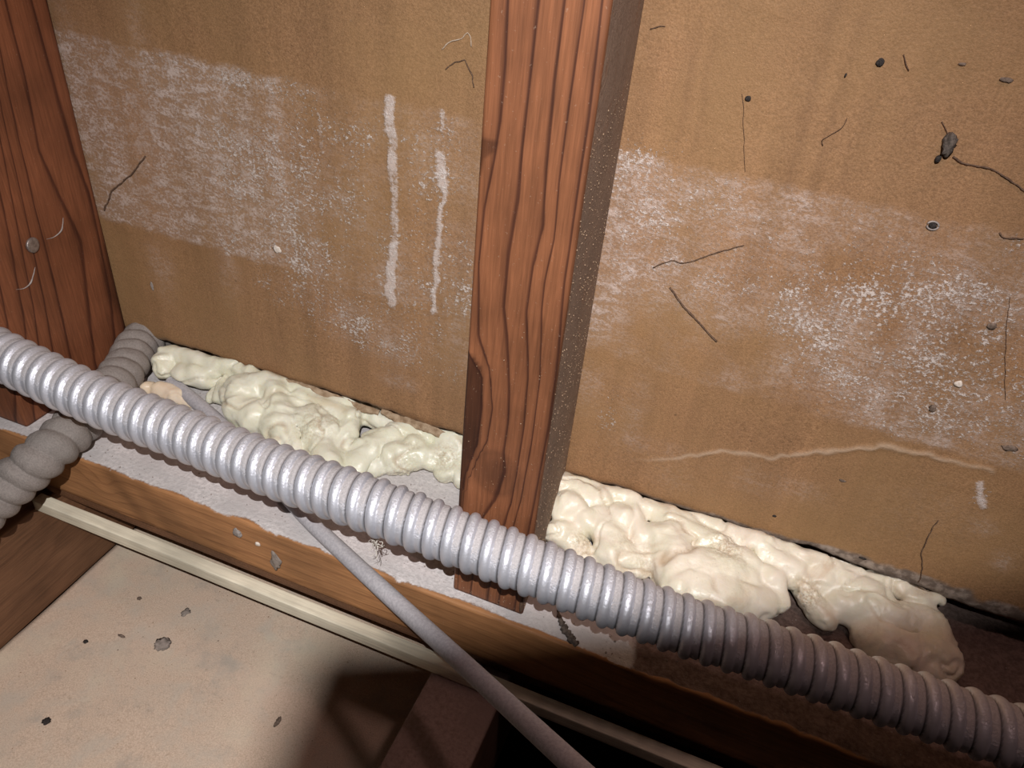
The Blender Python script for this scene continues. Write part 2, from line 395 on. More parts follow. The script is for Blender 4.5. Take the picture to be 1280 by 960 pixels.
    for ln, wd, am in [([(872, 30), (846, 190)], 2.2, .5), ([(895, 30), (868, 190)], 1.6, .4), ([(1043, 5), (985, 235)], 2.2, .75), ([(1078, 20), (1012, 240)], 2.2, .7), ([(1108, 50), (1050, 230)], 1.6, .5),
                       ([(962, 20), (945, 70)], 1.0, .4), ([(350, 395), (355, 440)], 1.5, .5), ([(305, 385), (312, 420)], 2, .4), ([(75, 120), (150, 410)], 2.0, .9)]:
        stain = np.maximum(stain, am * np.exp(-(pline(X + wv, Zr, wpx(ln)) / wd) ** 2) * (.75 + .5 * n1))
    Y = Y - .25 * streak - .12 * crumb * np.clip(n2, 0, 1)
    V = np.stack([X, Y, Zr], -1).reshape(-1, 3); n, m_ = X.shape
    F = gridfaces(n, m_)
    # back sheet (12.7 mm board)
    nb = len(V); ring = [0, m_ - 1, n * m_ - 1, (n - 1) * m_]
    VB = np.array([[xs[0], 12.7, BOT], [xs[-1], 12.7, BOT], [xs[-1], 12.7, zs[-1] + BOT], [xs[0], 12.7, zs[-1] + BOT]])
    F = F.tolist(); F.append([nb, nb + 3, nb + 2, nb + 1])
    F.append([nb, nb + 1] + list(range(m_ - 1, -1, -1)))
    z0 = lambda a: np.r_[np.asarray(a).reshape(-1), 0, 0, 0, 0]
    o = mesh('wall_back', np.vstack([V, VB]), F, M['board'], attrs=dict(band=z0(band), crumb=z0(crumb), streak=z0(streak), stain=z0(stain), torn=z0(torn), crease=z0(crease)))
    tag(o, 'brown paper-faced wall board with chalky white residue band between the studs', kind='structure')
    return o
WALL = build_wall()

# torn paper curls along the bottom edge of the board
def flap(pts, up, seed):
    rs = np.random.RandomState(seed); P = catmull([at(u, v, 1, -1.0) for u, v in pts], 14); n = len(P)
    hh = up * (.6 + .5 * rs.rand(n)) * np.sin(np.linspace(.15, math.pi - .15, n)) ** .5
    hh = np.convolve(np.pad(hh, 2, 'edge'), np.ones(5) / 5, 'valid') + .5 * (rs.rand(n) - .5)
    rows = []
    for k, t in enumerate(np.linspace(0, 1, 5)):
        rows.append(P + np.stack([0 * hh, -t * (1.2 + .7 * hh) - .3, hh * (1 - t) * 1.0 - .9 * t * hh], 1))
    V = np.vstack(rows); V2 = V + np.array([0, -.5, .15]); F = gridfaces(5, n); off = len(V)
    FF = F.tolist() + [[a + off for a in f[::-1]] for f in F.tolist()]
    for k in range(n - 1):
        FF.append([4 * n + k, 4 * n + k + 1, 4 * n + k + 1 + off, 4 * n + k + off]); FF.append([k + 1, k, k + off, k + 1 + off])
    mesh('paper_flap', np.vstack([V, V2]), FF, M['paper'], WALL)
flap([(335, 468), (390, 485), (440, 504), (475, 514)], 3.0, 1)
flap([(478, 512), (505, 524), (540, 535), (574, 552)], 3.2, 2)

# ------------------------------------------------------------------ timbers
def timber(name, prof, axis, a0, a1, mat, phase, dusty, dark=None, step=2.0, along=None, wob=.25, parent=None, seed=0, rnd=1.3, brown=None):
    """closed profile extruded along an axis; profile in the two other axes (order preserved)"""
    prof = np.asarray(prof, float); k = len(prof); pts = []
    for i in range(k):
        p, q, r = prof[i - 1], prof[i], prof[(i + 1) % k]
        e1 = (p - q) / np.linalg.norm(p - q); e2 = (r - q) / np.linalg.norm(r - q)
        for t in (0, .33, .67, 1):
            pts.append(q + e1 * rnd * (1 - t) ** 1.5 + e2 * rnd * t ** 1.5)
        nseg = max(1, int((np.linalg.norm(r - q) - 2 * rnd) / step))
        for s in range(1, nseg):
            pts.append((q + e2 * rnd) + (r - q - 2 * rnd * e2) * s / nseg)
    pts = np.array(pts); m = len(pts)
    al = along if along is not None else np.arange(a0, a1 + .1, max(step, (a1 - a0) / 400))
    n = len(al); oth = [i for i in range(3) if i != axis]
    V = np.zeros((n, m, 3)); V[..., axis] = al[:, None]; V[..., oth[0]] = pts[None, :, 0]; V[..., oth[1]] = pts[None, :, 1]
    ph = phase(V); du = dusty(V); dk = dark(V) if dark else np.zeros((n, m))
    sc = np.array([25., 25, 25]); sc[axis] = 80
    cen = pts.mean(0); nz = fbm(V / sc + seed, 3, seed); dirv = np.zeros_like(V)
    dirv[..., oth[0]] = np.sign(V[..., oth[0]] - cen[0]); dirv[..., oth[1]] = np.sign(V[..., oth[1]] - cen[1])
    V = V + wob * nz[..., None] * dirv * .5
    bw = brown(V) if brown else np.zeros((n, m))
    V[..., 2] += bw * (1.1 * fbm(V / 7, 3, 61) + .5) * (V[..., 2] > -2)
    F = gridfaces(n, m, True).tolist(); F.append(list(range(m))[::-1]); F.append([(n - 1) * m + j for j in range(m)])
    return mesh(name, V.reshape(-1, 3), F, mat, parent, attrs=dict(phase=ph.reshape(-1), dusty=du.reshape(-1), dark=dk.reshape(-1), brown=bw.reshape(-1)))

def lines_phase(lines, u, v):
    """lines: list of (v array, u array) in rising phase; returns the phase field at (u,v)"""
    U = np.stack([np.interp(v, L[0], L[1]) for L in lines], 0)
    ph = np.zeros_like(u); K = len(lines)
    for k in range(K - 1):
        a, b = U[k], U[k + 1]; ins = (u >= a) & (u < b)
        ph = np.where(ins, k + (u - a) / np.maximum(b - a, .3), ph)
    ph = np.where(u < U[0], (u - U[0]) / 9.0, ph); ph = np.where(u >= U[-1], K - 1 + (u - U[-1]) / 9.0, ph)
    return ph
def px_lines(L, ax, val, uax):
    out = []
    for l in L:
        p = np.array([at(a, b, ax, val) for a, b in l]); o = np.argsort(p[:, 2]); out.append((p[o, 2], p[o, uax]))
    return out

# middle stud
DF = -90.6
SL = px_lines([
    [(604, 0), (599, 100), (594, 200), (583, 330), (576, 420), (590, 446), (604, 470), (604, 510), (598, 555), (582, 600), (566, 735)],
    [(637, 0), (634, 80), (628, 150), (620, 200), (607, 260), (600, 330), (600, 420), (612, 460), (616, 510), (610, 550), (597, 572), (580, 610), (572, 735)],
    [(677, 0), (665, 104), (655, 187), (650, 250), (638, 317), (632, 385), (637, 427), (639, 490), (637, 530), (632, 565), (634, 590), (622, 625), (603, 650), (590, 735)],
    [(709, 0), (696, 104), (686, 208), (682, 283), (669, 333), (661, 390), (662, 474), (656, 536), (649, 580), (640, 630), (634, 650), (612, 740)],
    [(731, 10), (711, 146), (700, 229), (694, 300), (682, 354), (679, 385), (676, 474), (665, 555), (652, 624), (643, 655), (625, 745)],
    [(755, 0), (738, 146), (722, 250), (708, 350), (700, 440), (688, 530), (670, 624), (655, 700), (645, 760)]], 1, DF, 0)
def stud_phase(V):
    x, y, z = V[..., 0], V[..., 1], V[..., 2]
    return lines_phase(SL, x, z) + (y - DF) * .045 - (x > 36) * (y - DF) * .05
def in_poly_soft(X, Z, pts, soft):
    n = len(pts); ins = np.zeros(X.shape, bool)
    for i in range(n):
        (x1, z1), (x2, z2) = pts[i], pts[(i + 1) % n]
        c = ((z1 > Z) != (z2 > Z)) & (X < (x2 - x1) * (Z - z1) / (z2 - z1 + 1e-9) + x1); ins ^= c
    d = pline(X, Z, list(pts) + [pts[0]]); return np.clip(.5 + np.where(ins, d, -d) / soft, 0, 1)
def fpx(pts): return [tuple(at(u, v, 1, DF)[[0, 2]]) for u, v in pts]
PATCH = fpx([(575, 438), (590, 444), (602, 460), (604, 505), (598, 555), (586, 580), (578, 640), (560, 640)])
PATCH2 = fpx([(590, 170), (608, 172), (622, 178), (618, 190), (606, 198), (600, 220), (590, 230)])
KNOT = at(620, 592, 1, DF)
def stud_dark(V):
    x, y, z = V[..., 0], V[..., 1], V[..., 2]; fr = sstep(-80, -88, y)
    k = np.hypot((x - KNOT[0]) / 11, (z - KNOT[2]) / 13); kn = .45 * np.exp(-(k * 1.2) ** 4) + .25 * np.exp(-((k - .95) / .12) ** 2)
    e = .55 * sstep(37, 40, x) * fr
    return np.clip(.9 * in_poly_soft(x, z, PATCH, 1.6) * fr + .7 * in_poly_soft(x, z, PATCH2, 1.6) * fr + kn * fr + e, 0, 1)
def stud_dust(V):
    x, y, z = V[..., 0], V[..., 1], V[..., 2]
    return np.where(y > -88.5, sstep(20, 30, x) * .92, 0) - .12
ang = math.atan2(39.9 - 30.6, 90.6)
stud = timber('wall_stud', [(-9.3, -.4), (0, DF), (39.9, DF), (30.6, -.4)], 2, 0, 480, M['stud'], stud_phase, stud_dust, stud_dark, step=1.6,
              along=np.arange(0, 480, 1.6), seed=3)
tag(stud, 'upright reddish wooden stud in the middle with bold dark grain, crossed by the metal conduit', 'stud')

# grit caught on the rough right side of the stud
def grit(name, n, fn, smin, smax, mat, parent, seed):
    rs = np.random.RandomState(seed); V = []; F = []
    B = np.array([(1, 0, 0), (-1, 0, 0), (0, 1, 0), (0, -1, 0), (0, 0, 1), (0, 0, -1)], float)
    T = [(0, 2, 4), (2, 1, 4), (1, 3, 4), (3, 0, 4), (2, 0, 5), (1, 2, 5), (3, 1, 5), (0, 3, 5)]
    for i in range(n):
        c = np.array(fn(rs)); s = smin + (smax - smin) * rs.rand() ** 3
        q = rs.normal(size=(3, 3)); q, _ = np.linalg.qr(q)
        V.append((B * (s * rs.uniform(.5, 1.2, (1, 3)))) @ q + c); F += [[a + 6 * i for a in t] for t in T]
    return tag(mesh(name, np.vstack(V), F, mat, parent, smooth=False), kind='stuff')
def on_side(rs):
    y = -90 + 88 * rs.rand(); z = 2 + 250 * rs.rand() ** 1.5
    return (39.9 + (y - DF) * (30.6 - 39.9) / 90.2 + .05, y, z)
grit('wood_grit', 2600, on_side, .08, .5, M['granule'], stud, 5)
def on_front(rs): return (1 + 38 * rs.rand(), DF - .05, 1 + 170 * rs.rand() ** 1.6)
grit('dust_grains', 260, on_front, .1, .4, M['granule'], stud, 6)

# left stud
XL = -292.5
LL = px_lines([
    [(-70, 0), (-20, 250), (10, 400), (25, 530)],
    [(-45, 0), (-12, 170), (12, 290), (32, 400), (45, 525)],
    [(-32, 0), (0, 165), (22, 280), (42, 380), (60, 500)],
    [(-22, 0), (3, 140), (22, 220), (38, 290), (55, 370), (75, 480)],
    [(-10, 0), (10, 110), (28, 190), (42, 250), (60, 320), (80, 400), (95, 470)],
    [(8, 0), (33, 96), (50, 187), (75, 242), (104, 300), (112, 375), (120, 450)],
    [(42, 0), (75, 120), (95, 190), (113, 240), (126, 300), (140, 370), (146, 430)]], 0, XL, 1)
def lphase(V): return lines_phase(LL, V[..., 1], V[..., 2]) + (V[..., 0] - XL) * .05
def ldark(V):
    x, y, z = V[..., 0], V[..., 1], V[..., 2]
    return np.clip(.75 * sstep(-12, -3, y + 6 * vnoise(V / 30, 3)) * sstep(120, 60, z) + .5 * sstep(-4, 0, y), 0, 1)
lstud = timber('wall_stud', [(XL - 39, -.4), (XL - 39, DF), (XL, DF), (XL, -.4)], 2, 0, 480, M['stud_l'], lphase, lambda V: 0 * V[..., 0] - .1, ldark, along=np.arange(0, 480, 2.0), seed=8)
tag(lstud, 'dark red-brown wooden stud at the left edge with a nail head', 'stud')
nc = at(40, 306, 0, XL)
def disc(name, c, nrm, r, h, mat, parent=None, seg=18):
    nrm = Vector(nrm).normalized(); q = nrm.to_track_quat('Z', 'Y').to_matrix()
    prof = [(0, h), (r * .72, h), (r * .94, h * .8), (r, h * .4), (r * .96, -h)]
    V = []; F = []
    for rr, hh in prof[1:]:
        for k in range(seg):
            a = 2 * math.pi * k / seg; V.append(q @ Vector((rr * math.cos(a), rr * math.sin(a), hh)) + Vector(c))
    V.append(q @ Vector((0, 0, h)) + Vector(c)); top = len(V) - 1
    for i in range(len(prof) - 2):
        for k in range(seg):
            k2 = (k + 1) % seg; F.append([i * seg + k, (i + 1) * seg + k, (i + 1) * seg + k2, i * seg + k2])
    for k in range(seg): F.append([top, k, (k + 1) % seg])
    F.append([(len(prof) - 2) * seg + k for k in range(seg)][::-1])
    return mesh(name, [tuple(v) for v in V], F, mat, parent)
disc('nail_head', nc + np.array([.5, 0, 0]), (1, .15, .1), 4.6, .9, M['nail'], lstud)['label'] = 'round steel nail head'

for pl in ([(58, 299), (68, 296), (77, 287), (79, 272)], [(20, 362), (31, 360), (39, 352), (44, 334)]):
    q = catmull([at(u, v, 0, XL + .1) for u, v in pl], 8)
    tube('scuff_mark', q, [.1, .3, .5, .15], M['greydust'], lstud, sides=6, jitter=.3)['label'] = 'pale curved scuff by the nail head'
# further studs of the same wall, outside the frame to the right
def plain_phase(ax):
    def f(V):
        o = [i for i in range(3) if i != ax]; q = np.array(V, float); q[..., ax] /= 9.0
        return V[..., o[0]] / 9.0 + V[..., o[1]] / 15.0 + .9 * fbm(q / 26, 3, 31)
    return f
for xs_, t_ in ((370, 'next'),):
    o = timber('wall_stud', [(xs_, -.4), (xs_, DF), (xs_ + 39, DF), (xs_ + 39, -.4)], 2, 0, 480, M['stud'], plain_phase(2), lambda V: 0 * V[..., 0] - .2, step=6, seed=xs_)
    tag(o, 'wooden wall stud outside the right edge, %s one past the foam' % t_, 'stud')

# bottom plate
PF = -99.0
def plate_dust(V):
    y, z, x = V[..., 1], V[..., 2], V[..., 0]
    edge = 1.2 + 1.8 * fbm(V / 25, 3, 44)
    top = sstep(-2.2, -.4, z) * sstep(PF - 1, PF + 3, y - edge * .8)
    fr = .30 * sstep(-25, -2, z) * (fbm(V / 18, 3, 45) > .45)
    return np.clip(top * 1.15 + fr, 0, 1.2) - .12
def plate_phase(V):
    q = np.array(V); q[..., 0] /= 7
    kn = np.exp(-(((V[..., 0] + 228) / 14) ** 2 + ((V[..., 2] + 16) / 12) ** 2))
    return V[..., 2] / 11.0 + V[..., 1] / 17 + .7 * fbm(q / 20, 3, 47) + 1.4 * kn
def plate_dark(V):
    x, y, z = V[..., 0], V[..., 1], V[..., 2]; fr = sstep(PF + 3, PF + 1, y)
    return np.clip(.55 * np.exp(-((x + 222 + .6 * z) / 7) ** 2) * fr + .4 * np.exp(-((x + 198 + .4 * z) / 9) ** 2) * fr + .5 * sstep(-33, -37, z) * fr * (vnoise(V / 12, 4) > -.1), 0, 1)
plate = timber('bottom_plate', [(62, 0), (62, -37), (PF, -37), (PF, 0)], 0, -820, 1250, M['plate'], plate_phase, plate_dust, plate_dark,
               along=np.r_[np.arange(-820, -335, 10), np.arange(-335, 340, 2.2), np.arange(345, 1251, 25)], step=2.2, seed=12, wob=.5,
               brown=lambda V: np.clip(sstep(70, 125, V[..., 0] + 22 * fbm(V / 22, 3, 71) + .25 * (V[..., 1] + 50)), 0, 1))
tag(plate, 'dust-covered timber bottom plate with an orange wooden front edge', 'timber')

plyd = timber('plywood_sheet', [(55, -38), (55, -47), (-96, -47), (-96, -38)], 0, -820, 1250, M['joist'], lambda V: V[..., 2] / 3.0, lambda V: 0 * V[..., 0] - .2, step=12, rnd=.5, seed=13)
tag(plyd, 'dark plywood sheet sandwiched under the bottom plate', 'plywood')
ply = timber('plywood_strip', [(-104.5, -38.5), (-104.5, -47.2), (-112, -47.2), (-112, -38.5)], 0, -279, 1250, M['ply'], lambda V: V[..., 2] / 2.6 + .2 * fbm(V / np.array([90., 8, 8]), 3, 5), lambda V: 0 * V[..., 0] - .3,
             along=np.r_[np.arange(-279, 340, 3), np.arange(345, 1251, 25)], step=1.2, rnd=.5, seed=14, wob=.3)
tag(ply, 'pale plywood edge strip running below the bottom plate', 'plywood')

FZ = -128.0
jl = timber('ceiling_joist', [(-320, -47.5), (-320, FZ), (-281, FZ), (-281, -47.5)], 1, -900, 60, M['joist'], plain_phase(1), lambda V: .25 * sstep(-60, -48, V[..., 2]) + .05 * fbm(V / 9, 2, 3), step=3, seed=15)
tag(jl, 'dark brown joist below the left stud, beside the tan panel', 'joist')
jm = timber('ceiling_joist', [(-1, -47.5), (-1, FZ), (40, FZ), (40, -47.5)], 1, -900, 60, M['joist_d'], plain_phase(1), lambda V: .9 * sstep(-50, -48, V[..., 2]) - .1, step=3, seed=16)
tag(jm, 'shadowed dusty joist running toward the viewer under the plate', 'joist')
jr = timber('ceiling_joist', [(369, -47.5), (369, FZ), (410, FZ), (410, -47.5)], 1, -900, 60, M['joist'], plain_phase(1), lambda V: 0 * V[..., 0], step=6, seed=17)
tag(jr, 'joist outside the right edge beyond the dark bay', 'joist')

def slab(name, x0, x1, y0, y1, z0, z1, mat, n=40, amp=.5):
    xs = np.linspace(x0, x1, n); ys = np.linspace(y0, y1, n); X, Y = np.meshgrid(xs, ys)
    Z = z1 + amp * fbm(np.stack([X / 40, Y / 40, 0 * X], -1), 3, 9)
    V = np.vstack([np.stack([X, Y, Z], -1).reshape(-1, 3), [[x0, y0, z0], [x1, y0, z0], [x1, y1, z0], [x0, y1, z0]]])
    N = n * n; F = gridfaces(n, n).tolist()
    F += [[N, N + 3, N + 2, N + 1], [N, N + 1] + [k for k in range(n - 1, -1, -1)], [N + 2, N + 3] + [(n - 1) * n + k for k in range(n)],
          [N + 3, N] + [k * n for k in range(n)], [N + 1, N + 2] + [k * n + n - 1 for k in range(n - 1, -1, -1)]]
    return mesh(name, V, F, mat)
fl = slab('floor', -281, -1, -900, 62, FZ - 12, FZ + .0, M['floor'], 90)
tag(fl, 'tan ceiling panel lying between the joists, lower left', kind='structure')
fl3 = slab('floor', -820, -320, -900, 62, FZ - 12, FZ, M['floor'], 60)
tag(fl3, 'tan ceiling panel beyond the left joist', kind='structure')
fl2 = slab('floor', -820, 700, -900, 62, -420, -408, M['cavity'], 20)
tag(fl2, 'bottom of the open bay coloured near-black in place of deep shade, lower right', kind='structure')
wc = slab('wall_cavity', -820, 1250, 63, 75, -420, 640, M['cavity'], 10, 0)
tag(wc, 'sheathing coloured near-black as shade behind the gap under the wall board', kind='structure')

# added lamp body out of view; its made-up flap shades the lower right
M['lamp_metal'] = simple('lamp_metal', (.02, .02, .022), (.05, .05, .052), 200, rough=.5, bump=.1)
M['brushed'] = simple('brushed_metal', (.35, .35, .36), (.5, .5, .5), 300, rough=.4, bump=.1, metal=.8)
lamp = bpy.data.objects.new('added_lamp_body', None); COL.objects.link(lamp); lamp.location = Vector(LAMP * MM)
tag(lamp, 'unseen black lamp body added behind the viewpoint, its flap casting the lower-right shadow', 'lamp')
fw = np.array(aim.normalized()); sd = np.cross(fw, [0, 0, 1.0]); sd /= np.linalg.norm(sd); vp = np.cross(sd, fw)
th = np.linspace(0, 2 * np.pi, 28, endpoint=False); rows = []
for rr, dd in [(0.5, -34), (9, -34), (11, -30), (11, -14), (17, -4), (17.6, -2), (16.4, -2), (15, -6), (6, -10), (.5, -10)]:   # cup wall and reflector, all behind the bulb
    rows.append(rr * (np.cos(th)[:, None] * sd + np.sin(th)[:, None] * vp) + fw * dd)
mesh('housing', np.vstack(rows), gridfaces(len(rows), 28, True), M['lamp_metal'], lamp)
A = c2w((0.35, -69.7, -150)) - LAMP; Bp = c2w((25.3, -71.2, -150)) - LAMP; dn = c2w((-.6, -67.1, -150)) - LAMP - A
dn /= np.linalg.norm(dn); ax_ = (Bp - A) / np.linalg.norm(Bp - A); th_ = -ROT[2]
V = []
for s_ in np.linspace(0, 62, 12):
    for a, b in [(0, 0), (0, 60), (.8, 60), (.8, 0)]: V.append(A + ax_ * s_ + dn * b + th_ * a)
mesh('added_shade_flap', V, gridfaces(12, 4, True).tolist() + [[0, 1, 2, 3], [44 + k for k in (3, 2, 1, 0)]], M['lamp_metal'], lamp, smooth=False)
e0 = A + ax_ * 24 + dn * 58
tube('hinge_arm', catmull([e0, e0 * .75 - fw * 6 - vp * 6, -vp * 20 - fw * 12, -vp * 11 - fw * 20], 8), 1.2, M['brushed'], lamp, sides=8)
tube('gooseneck', catmull([-fw * 33, -fw * 60 + vp * 4, -fw * 95 - vp * 12, -fw * 120 - vp * 60, -fw * 130 - vp * 160, -fw * 100 - vp * 330], 12), 3.5, M['lamp_metal'], lamp, sides=12)

# ------------------------------------------------------------------ flexible conduits
def conduit(name, ctrl, R, pitch, mat, phase0=0, depth=2.1, dustlump=0, samples=26, sides=72, hand=1):
    P = catmull(ctrl, 30); P, s = resample(P, pitch / samples); T, A_, B_ = frames(P); n = len(P)
    th = np.linspace(0, 2 * np.pi, sides, endpoint=False)
    t = (s[:, None] / pitch + hand * th[None] / (2 * np.pi) + phase0) % 1.0
    crest = np.where(t < .56, np.sqrt(np.clip(1 - ((t - .28) / .28) ** 2, 0, 1)), 0)
    low = np.where(t >= .56, .22 + .16 * np.sin((t - .56) / .44 * np.pi), 0)
    prof_ = np.maximum(crest, .12) * (t < .56) + low
    seam = np.exp(-((t - .955) / .05) ** 2) * (0 if dustlump else 1); prof_ = prof_ - .30 * seam
    r = R - depth + depth * prof_
    Pn = np.stack([s[:, None] / 7 + 0 * th, R * np.cos(th)[None] / 6 + 0 * s[:, None], R * np.sin(th)[None] / 6 + 0 * s[:, None]], -1)
    if dustlump:
        r = R - depth + depth * (.08 * prof_ + .92 * np.abs(np.sin(np.pi * t)) ** .8) + dustlump * fbm(Pn, 4, 6) * (.5 + .5 * np.sin(th)[None])
    V = P[:, None] + r[..., None] * (np.cos(th)[None, :, None] * A_[:, None] + np.sin(th)[None, :, None] * B_[:, None])
    F = gridfaces(n, sides, True).tolist(); F.append(list(range(sides))[::-1]); F.append([(n - 1) * sides + k for k in range(sides)])
    gro = ((t >= .56) & (t < .95)).astype(float)
    return mesh(name, V.reshape(-1, 3), F, mat, attrs=dict(groove=gro.reshape(-1), seam=seam.reshape(-1)))
CD = 28.0
cc = []
for u, v, wd in [(-130, 372, 62), (-60, 410, 63), (0, 443, 64), (115, 497, 66), (233, 543.5, 68), (345, 588, 71), (457, 628.5, 74), (560, 668, 75.5), (672, 711, 77), (760, 746, 78), (850, 780, 79), (952, 813, 80.5), (1102, 865, 82.5), (1280, 925, 84.5), (1400, 962, 85), (1520, 1000, 86)]:
    p = dep(u, v, FPX * CD / wd); p[1] = min(p[1], -106.2) if p[0] < 60 else min(p[1], -99); q = at(u, v, 1, p[1]); cc.append(q)
cc = [cc[0] + (cc[0] - cc[1]) * np.array([7, .5, 2]), cc[0] + (cc[0] - cc[1]) * np.array([3, .5, 1.5])] + cc + [cc[-1] + (cc[-1] - cc[-2]) * np.array([k, .6, .6]) for k in (2, 5)]
c1 = conduit('flexible_conduit', cc, CD / 2, 9.3, M['conduit'], depth=2.3)
tag(c1, 'shiny ribbed metal conduit running diagonally across in front of the middle stud', 'conduit')
c2pts = [(-277.5, 46, 16), (-277.5, 22, 16), at(176, 428, 2, 17), at(152, 467, 2, 15.8), at(100, 527, 2, 15.6), at(62, 563, 2, 14), at(28, 593, 2, 5), at(-4, 622, 2, -4), at(-40, 655, 2, -12), at(-90, 700, 2, -18), at(-90, 700, 2, -18) + np.array([4, -70, -8]), at(-90, 700, 2, -18) + np.array([0, -160, -10])]
c2 = conduit('flexible_conduit', c2pts, 14.0, 10.6, M['conduit_dusty'], depth=2.8, dustlump=.6, samples=16, sides=56)
tag(c2, 'dust-caked grey ribbed conduit coming from the back left corner under the shiny one', 'conduit')

# cable
pts = []
for u, v, k in [(214, 477, 1.0), (225, 486, 1.0), (275, 529, 1.0), (330, 588, 1.0), (385, 649, 1.0), (432, 694, .995), (500, 757, .972), (560, 812, .945), (640, 886, .90), (715, 955, .855), (800, 1033, .81), (900, 1125, .77), (1060, 1275, .70), (1250, 1450, .64)]:
    p = at(u, v, 2, 5.2); pts.append(dep(u, v, depth_of(p) * k))
cb = tube('cable', catmull(pts, 12), 4.5, M['cable'], sides=20)
tag(cb, 'thin grey dusty cable running from under the conduit to the bottom edge', 'cable')

# ------------------------------------------------------------------ expanding foam
def foam(name, lobes, mat, seed, voxel=1.1, disp=1.0, roughspots=()):
    """lobes: (pixel u, v, height z mm, radius px, stretch(along x), optional second pixel for a sausage)"""
    bm = bmesh.new(); C_ = []
    for L in lobes:
        u, v, z, r = L[:4]; c = at(u, v, 2, z); rr = r * depth_of(c) / FPX
        seq = [(c, rr)]
        if len(L) > 4:
            u2, v2, z2, r2 = L[4:8]; c_2 = at(u2, v2, 2, z2); rr2 = r2 * depth_of(c_2) / FPX
            k = max(2, int(np.linalg.norm(c_2 - c) / (rr * .35)))
            seq = [(c + (c_2 - c) * t, rr + (rr2 - rr) * t) for t in np.linspace(0, 1, k + 1)]
        C_ += seq
        for q, rad in seq:
            bmesh.ops.create_icosphere(bm, subdivisions=3, radius=rad * MM, matrix=Matrix.Translation(Vector(q * MM)))
    me = bpy.data.meshes.new('tmp'); bm.to_mesh(me); bm.free()
    o = bpy.data.objects.new('tmp', me); COL.objects.link(o)
    md = o.modifiers.new('r', 'REMESH'); md.mode = 'VOXEL'; md.voxel_size = voxel * MM
    sm = o.modifiers.new('s', 'SMOOTH'); sm.factor = .5; sm.iterations = 8
    dg = bpy.context.evaluated_depsgraph_get(); me2 = bpy.data.meshes.new_from_object(o.evaluated_get(dg))
    bpy.data.objects.remove(o); bpy.data.meshes.remove(me)
    n = len(me2.vertices); co = np.zeros(n * 3, np.float32); no = np.zeros(n * 3, np.float32)
    me2.vertices.foreach_get('co', co); me2.vertices.foreach_get('normal', no)
    V = co.reshape(-1, 3) / MM; N = no.reshape(-1, 3)
    Wp = V + 5 * np.stack([vnoise(V / 11, seed + 1), vnoise(V / 11 + 9, seed + 2), vnoise(V / 11 + 5, seed + 3)], -1)
    V = V + 3.2 * np.stack([vnoise(V / 17, seed + 21), .6 * vnoise(V / 17 + 9, seed + 22), .6 * vnoise(V / 17 + 5, seed + 23)], -1)
    V = V + 1.1 * np.stack([vnoise(V / 6.5, seed + 31), vnoise(V / 6.5 + 9, seed + 32), vnoise(V / 6.5 + 5, seed + 33)], -1)
    rid = 1 - np.abs(fbm(Wp / 24, 2, seed)); rid = np.clip((rid - .86) / .14, 0, 1) ** 1.3
    rg = np.zeros(n)
    for (u, v, z, r) in roughspots:
        c = at(u, v, 2, z); rg = np.maximum(rg, np.exp(-(np.linalg.norm(V - c, axis=1) / (r * depth_of(c) / FPX)) ** 2))
    dsp = disp * (1.4 * fbm(Wp / 15, 2, seed + 4) + .9 * np.abs(fbm(Wp / 5.5, 3, seed + 7)) * sstep(-.1, .5, vnoise(V / 19, seed + 13)) + .08 * fbm(V / 2.6, 2, seed + 7) - 1.5 * rid + .6) + rg * 1.5 * fbm(V / 2.6, 3, seed + 9)
    V = V + N * dsp[:, None]
    V[:, 2] = np.maximum(V[:, 2], .25)
    V[:, 1] = np.where(V[:, 2] > BOT - 1, np.minimum(V[:, 1], -.4 - .1 * (V[:, 2] - BOT)), V[:, 1])
    me2.vertices.foreach_set('co', (V * MM).astype(np.float32).reshape(-1))
    me2.polygons.foreach_set('use_smooth', [True] * len(me2.polygons))
    a_ = me2.attributes.new('rough', 'FLOAT', 'POINT'); a_.data.foreach_set('value', np.clip(rg + .5 * rid * (vnoise(V / 14, 3) > .1), 0, 1).astype(np.float32))
    f_a = me2.attributes.new('fold', 'FLOAT', 'POINT'); f_a.data.foreach_set('value', np.clip(rid * sstep(-.2, .4, vnoise(V / 16, 8)), 0, 1).astype(np.float32))
    me2.name = name; me2.materials.clear(); me2.update()
    return link(name, me2, mat)
lobesL = [(204, 452, 14, 13, 226, 449, 15, 13), (208, 462, 11, 12), (234, 466, 12, 14, 266, 469, 12, 15), (268, 494, 7, 8, 300, 470, 14, 12), (280, 492, 9, 13),
          (302, 492, 13, 24, 342, 490, 14, 27), (300, 512, 10, 20, 322, 520, 10, 24), (342, 490, 14, 27, 352, 530, 10, 26), (345, 530, 10, 22, 362, 566, 6, 19),
          (378, 502, 15, 17, 440, 526, 15, 15), (384, 528, 12, 23, 405, 546, 11, 25), (398, 552, 9, 24, 414, 578, 7, 22), (436, 536, 13, 13, 420, 588, 6, 13),
          (432, 592, 6, 14, 466, 560, 10, 19), (466, 560, 10, 19, 512, 544, 12, 17), (512, 544, 12, 17, 548, 545, 13, 11),
          (495, 574, 8, 20, 520, 566, 9, 22), (470, 586, 5, 12), (540, 572, 9, 15), (556, 556, 13, 14, 560, 588, 8, 13), (572, 560, 13, 13, 580, 596, 8, 13),
          (205, 438, 19, 9, 300, 464, 19, 11), (300, 464, 19, 12, 440, 508, 18, 12), (440, 508, 18, 12, 462, 514, 18, 11), (496, 526, 17, 10, 585, 555, 18, 11), (455, 522, 13, 11, 500, 534, 13, 11)]
fL = foam('foam_bead', lobesL, M['foam'], 3, roughspots=[(502, 585, 3, 20), (395, 540, 14, 22), (560, 575, 12, 16)])
